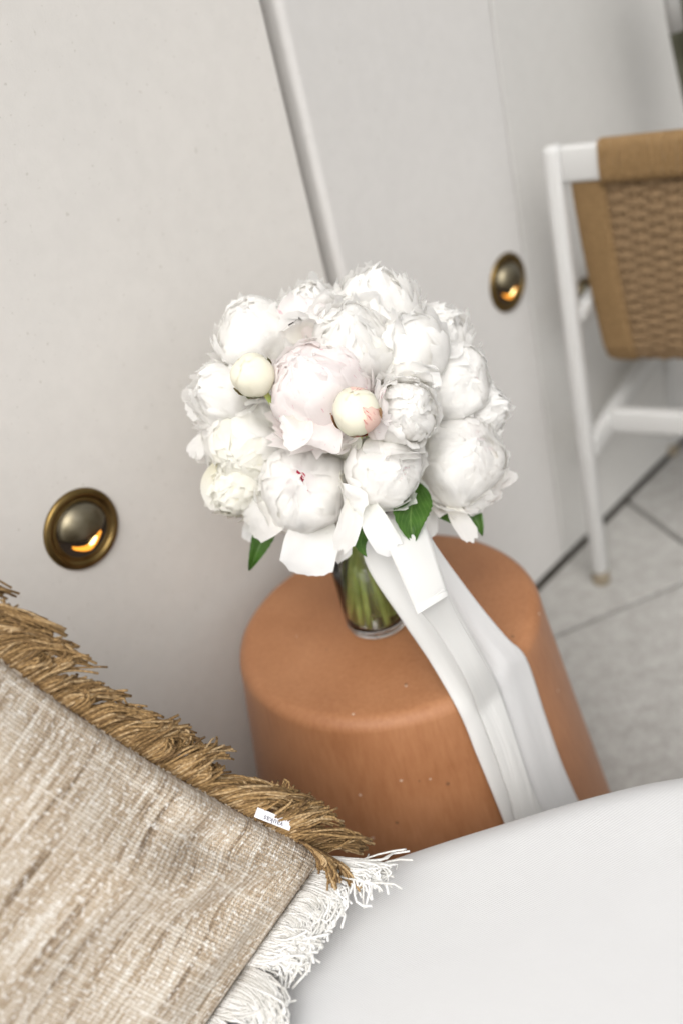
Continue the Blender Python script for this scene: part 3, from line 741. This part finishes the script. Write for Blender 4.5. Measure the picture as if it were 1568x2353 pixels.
# sepals under the round peony on the right
for k, (a, b, c_, wd_) in enumerate((((1010, 955), (975, 945), (955, 905), 13), ((1000, 940), (1015, 965), (1048, 962), 10), ((930, 885), (925, 900), (900, 880), 13))):
    loose('rg' if k < 2 else 'gl', ((*a, .0), (*b, -.012), (*c_, -.006)), wd_, m_sepal if k != 2 else m_sepalg, 'sepal', seed=20+k, cup=.3)
# leaves
loose('ball', ((960, 1112, .035), (930, 1180, .0), (951, 1250, -.008)), 52, m_leaf, 'leaf', 'leaf', 1, .22, wave=.05, label='large pointed green leaf under the ball shaped bloom')
loose('rl', ((975, 1150, .03), (1010, 1165, .01), (1045, 1206, .01)), 24, m_leaf, 'leaf', 'leaf', 2, .2)
loose('rl', ((1045, 1150, .03), (1090, 1165, .02), (1106, 1232, .02)), 26, m_leaf, 'leaf', 'leaf', 3, .3)
loose('red', ((625, 1180, .05), (605, 1235, .04), (574, 1308, .05)), 30, m_leaf, 'leaf', 'leaf', 4, .5)
loose('ball', ((845, 1205, .02), (812, 1245, .01), (843, 1280, .0)), 19, m_leaf, 'leaf', 'leaf', 5, .2)
# ------------------------------------------------------------------ ribbon
def cone_hit(x, y, off):
    v = ray(x, y); best = None
    for k in range(900):
        t = .85+k*.0009; P = CAM+v*t; q = P-SC
        rr = math.hypot(q.x, q.y)
        if P.z < ST+off and rr < sR(min(P.z, .44))+off: return t
    return .95
def ribbon(rows, rim, name, mat, parent, off, folds, nd=15, dn=.95, seed=0):
    """rows: (left px, right px) from neck to the end; rows from index rim on lie against the table"""
    R2 = []
    # interpolate the rows smoothly
    pts = [((Vector((*a, 0))), Vector((*b, 0))) for a, b in rows]; sub = 7; idx = []
    for i in range(len(pts)-1):
        for k in range(sub):
            t = k/sub; idx.append(i+t)
            p = [pts[max(0, i-1)], pts[i], pts[i+1], pts[min(len(pts)-1, i+2)]]
            o_ = []
            for s in (0, 1):
                a, b, c_, d = (q[s] for q in p); o_.append(.5*((2*b)+(-a+c_)*t+(2*a-5*b+4*c_-d)*t*t+(-a+3*b-3*c_+d)*t**3))
            R2.append(o_)
    R2.append(list(pts[-1])); idx.append(len(pts)-1)
    V = []; UV = []; dr = {}
    for (a, b), fi in zip(R2, idx):
        for j in range(nd):
            u = j/(nd-1); q = a.lerp(b, u)
            if fi >= rim: d = cone_hit(q.x, q.y, off)
            else:
                e = pts[rim][0].lerp(pts[rim][1], u)
                key = j
                if key not in dr: dr[key] = cone_hit(e.x, e.y, off)
                k = fi/rim; d = 1/((1-k)/dn+k/dr[key])
            d -= folds*(math.sin(u*9.5+seed+fi*.35)*.5+vnoise(u*3+seed, fi*.6, seed)*1.0)*(.5+.5*min(1, fi))
            V.append(at_d(q.x, q.y, d)-(Vector(parent.location) if parent else Vector())); UV.append((u*.06, fi*.08))
    return V, UV, len(R2), nd
rb = thing('ribbon', at_d(900, 1260, .97), 'wide white silk ribbon trailing from the bouquet over the table rim', 'ribbon')
def add_ribbon(*a, name='ribbon_tail', label=None, **k):
    V, UV, nr, nd = ribbon(*a, name, None, rb, **k)
    me = mesh(name, V, grid_faces(nd, nr), UV); o = put(rb, me, k['mat_'] if 'mat_' in k else m_rib, None, name)
    return o
def rt(rows, rim, mat, off, folds, dn, seed, label):
    V, UV, nr, nd = ribbon(rows, rim, 'ribbon_tail', mat, rb, off, folds, 21, dn, seed)
    o = put(rb, mesh('ribbon_tail', V, grid_faces(nd, nr), UV), mat, None, 'ribbon_tail'); o['label'] = label
    sm = o.modifiers.new('thickness', 'SOLIDIFY'); sm.thickness = .0006
rt([((905, 1180), (965, 1180)), ((935, 1260), (1000, 1252)), ((985, 1380), (1085, 1370)), ((1050, 1470), (1160, 1462)), ((1110, 1560), (1207, 1512)), ((1155, 1690), (1250, 1640)), ((1195, 1800), (1292, 1760)), ((1235, 1900), (1345, 1880))], 4, m_rib2, .003, .0018, 1.05, 2, 'wider rear tail of the ribbon on the right')
rt([((835, 1180), (930, 1180)), ((838, 1290), (985, 1280)), ((925, 1428), (1055, 1410)), ((990, 1525), (1100, 1490)), ((1055, 1640), (1142, 1570)), ((1092, 1730), (1182, 1690)), ((1125, 1810), (1215, 1790)), ((1165, 1910), (1262, 1900))], 4, m_rib, .007, .0022, 1.03, 5, 'front tail of the ribbon with a lengthwise fold')
rt([((955, 1395), (1020, 1350)), ((1005, 1455), (1055, 1425)), ((1068, 1560), (1110, 1520)), ((1100, 1640), (1146, 1590)), ((1135, 1730), (1186, 1705)), ((1168, 1830), (1216, 1805)), ((1185, 1900), (1235, 1890))], 3, m_rib, .0105, .0012, .935, 7, 'narrow folded layer on top of the front tail')
# short cut end
def flat(px, label, mat):
    V = []; UV = []; n = 12
    for j in range(n):
        v = j/(n-1)
        for i in range(n):
            u = i/(n-1)
            x = (px[0][0]*(1-u)+px[1][0]*u)*(1-v)+(px[3][0]*(1-u)+px[2][0]*u)*v; y = (px[0][1]*(1-u)+px[1][1]*u)*(1-v)+(px[3][1]*(1-u)+px[2][1]*u)*v
            d = (px[0][2]*(1-u)+px[1][2]*u)*(1-v)+(px[3][2]*(1-u)+px[2][2]*u)*v
            V.append(at_d(x, y, d-.004*math.sin(u*PI)-.002*vnoise(u*3, v*3, 1))-rb.location); UV.append((u*.06, v*.1))
    o = put(rb, mesh('ribbon_end', V, grid_faces(n, n), UV), mat, None, 'ribbon_end'); o['label'] = label
    o.modifiers.new('thickness', 'SOLIDIFY').thickness = .0006
flat(((858, 1185, 1.02), (968, 1180, 1.02), (1030, 1368, .938), (958, 1412, .926)), 'short cut ribbon end lying over the longer tails', m_rib)

# ------------------------------------------------------------------ pillow
PC = at_z(742, 1966, .462)
PU = (at_z(0, 1470, .76)-PC); PV = (at_z(400, 2352, .446)-PC)
LU, LV = .50, .50
un = PU.normalized(); vn_ = (PV-un*PV.dot(un)*.55).normalized()
pn = un.cross(vn_).normalized()
if pn.dot(CAM-PC) < 0: pn = -pn
pil = thing('pillow', PC, 'beige slub woven pillow with tan and white yarn fringe propped on the sofa', 'pillow')
def psurf(u, v, side=1):
    eu = .016*math.sin(PI*u); ev = .010*math.sin(PI*v)
    p = PC + un*(LU*(u + (0 if True else 0))) + vn_*(LV*v)
    p += vn_*(eu*(1-2*v)) + un*(ev*(1-2*u))
    h = .060*(max(0, 16*u*(1-u)*v*(1-v)))**.42
    dd = math.hypot(u, v); ang = math.atan2(v, u+1e-6)
    h += .0085*math.sin(ang*11+1.2)*math.exp(-((dd-.26)/.17)**2)*min(1, 8*u*v*8)
    h += .009*math.exp(-((u-.27-.25*v)/.035)**2)*math.exp(-v*3.2)*min(1, v*12)-.006*math.exp(-((u-.20-.22*v)/.03)**2)*math.exp(-v*3.5)*min(1, v*12)
    h += .006*math.exp(-((u-.47-.12*v)/.05)**2)*math.exp(-v*4)*min(1, v*12)
    h += .004*math.sin(v*26+u*7)*math.exp(-v*6)*min(1, v*20)*(u > .02)
    h += .006*vnoise(u*4, v*4, 2)*min(1, 30*u*v)
    return p + pn*(h*side*(1 if side > 0 else .8))
nU = 110; V = []; UV = []; Fc = []
for side in (1, -1):
    off = len(V)
    for j in range(nU+1):
        for i in range(nU+1):
            V.append(psurf(i/nU, j/nU, side)-PC); UV.append((i/nU*.5, j/nU*.5))
    f_ = grid_faces(nU+1, nU+1, False, off)
    Fc += f_ if side > 0 else [tuple(reversed(q)) for q in f_]
put(pil, mesh('cover', V, Fc, UV), m_linen, None, 'cover')
V = []; Fc = []
for edge in (lambda k: psurf(k, 0), lambda k: psurf(0, k), lambda k: psurf(k, 1), lambda k: psurf(1, k)):
    tube_into(V, Fc, [edge(k/80)-PC+pn*.001 for k in range(81)], .0016, 6)
put(pil, mesh('seam', V, Fc), m_seam, None, 'seam')
def strands(n, basef, outf, alongf, L, rad, clump, mat, name, label, seed, droop, tipcurl=.35, floor=None, alr=(-.35, .9)):
    rn = random.Random(seed); V = []; Fc = []; UVs = []
    cl = []
    for c_ in range(clump):
        cl.append((c_/clump+rn.uniform(-.5, .5)/clump, rn.uniform(.62, 1.12), rn.uniform(*alr), rn.uniform(-.3, 1.), rn.uniform(-.5, .5)))
    for k in range(n):
        s = (k+rn.random())/n
        c_ = min(cl, key=lambda q: abs(q[0]-s)+rn.random()*.012)
        b = basef(s); o_ = outf(s); a_ = alongf(s); cb = basef(min(1, max(0, c_[0])))
        l = L*c_[1]*rn.uniform(.75, 1.08); pull = .55+.3*rn.random()
        lift = c_[3]*.012+rn.gauss(0, .004); al = c_[2]+rn.gauss(0, .14); cr = max(-1.4*tipcurl, min(1.4*tipcurl, rn.gauss(0, tipcurl))); ph = rn.uniform(0, 6)
        pts = []
        for j in range(10):
            t = j/9
            p = b + o_*(l*(t - .25*t*t)) + a_*(l*(al*t*t + .10*t)) + (cb-b)*(pull*t*t)
            p += pn*(lift*math.sin(PI*min(1, t*1.1))+.004*(1-t)*rn.random())
            p += Vector(droop)*(l*t*t*(.8+.3*c_[4]))
            p += (o_*math.sin(ph+t*7)+a_*math.cos(ph+t*6)+pn*math.sin(ph*2+t*8))*(.0035*cr*t*2+.0006)
            if floor is not None and p.z < floor+.0015: p.z = floor+.0015+rn.random()*.0008
            pts.append(p-PC)
        tube_into(V, Fc, pts, rad*rn.uniform(.8, 1.15), 5); q = rn.random()
        for j in range(10): UVs += [(q, j/9*l*6)]*5
    o = put(pil, mesh(name, V, Fc, UVs), mat, None, name); tag(o, label, kind='stuff')
ez = Vector((0, 0, 1))
strands(1500, lambda s: psurf(s, 0)-pn*.002, lambda s: (-vn_*.9+pn*.25).normalized(), lambda s: -un, .058, .00115, 46, m_tan, 'tan_fringe', 'tan twisted yarn fringe along the upper edge', 3, (0, 0, -.22), .55)
dv = (at_z(725, 2200, .43)-at_z(580, 2130, .43)).normalized()
strands(1900, lambda s: psurf(0, s)+pn*.003, lambda s: (dv*.85+ez*.25).normalized(), lambda s: -vn_, .100, .00105, 24, m_yarn, 'white_fringe', 'white looping yarn fringe along the lower right edge', 5, (0, 0, -.16), 1.3, .4265, (-.95, .1))
dc_ = (at_z(862, 2078, .43)-at_z(745, 1968, .43)).normalized()
strands(170, lambda s: psurf(.06*(1-s), 0)+pn*.004+ez*.004, lambda s: (dc_).normalized(), lambda s: -vn_*.4, .066, .00115, 5, m_tan, 'corner_tassel', 'tan yarns spilling over the pillow corner', 9, (0, 0, -.10), .4, .434, (-.35, .25))
# tag sewn in the seam
ta, tb = on_plane(588, 1866, PC+pn*.012, pn), on_plane(668, 1898, PC+pn*.012, pn)
td_ = (tb-ta); tl = td_.length; td_.normalize(); tup = pn.cross(td_).normalized()
if tup.dot(-cyd) < 0: tup = -tup
hh = .0088
o = put(pil, bar_mesh('tag', ta-PC, tb-PC, tup, .0012, hh, .0003), m_tag, None, 'tag'); o['label'] = 'small white fabric tag with upside down lettering'
cu = bpy.data.curves.new('lettering', 'FONT'); cu.body = 'vaukas'; cu.size = .0072; cu.align_x = 'CENTER'; cu.align_y = 'CENTER'; cu.extrude = .0001; cu.space_character = 1.1
to = bpy.data.objects.new('lettering_src', cu); C.objects.link(to)
dg = bpy.context.evaluated_depsgraph_get(); tm = bpy.data.meshes.new_from_object(to.evaluated_get(dg)); bpy.data.objects.remove(to)
nn_ = td_.cross(tup).normalized(); 
if nn_.dot(CAM-ta) < 0: nn_ = -nn_
XX = -td_; YY = nn_.cross(XX).normalized()
mm = Matrix((XX, YY, nn_)).transposed().to_4x4(); mm.translation = (ta+tb)/2-PC+nn_*.0009-tup*.0018
tm.transform(mm); put(pil, tm, m_ink, None, 'lettering').parent = o
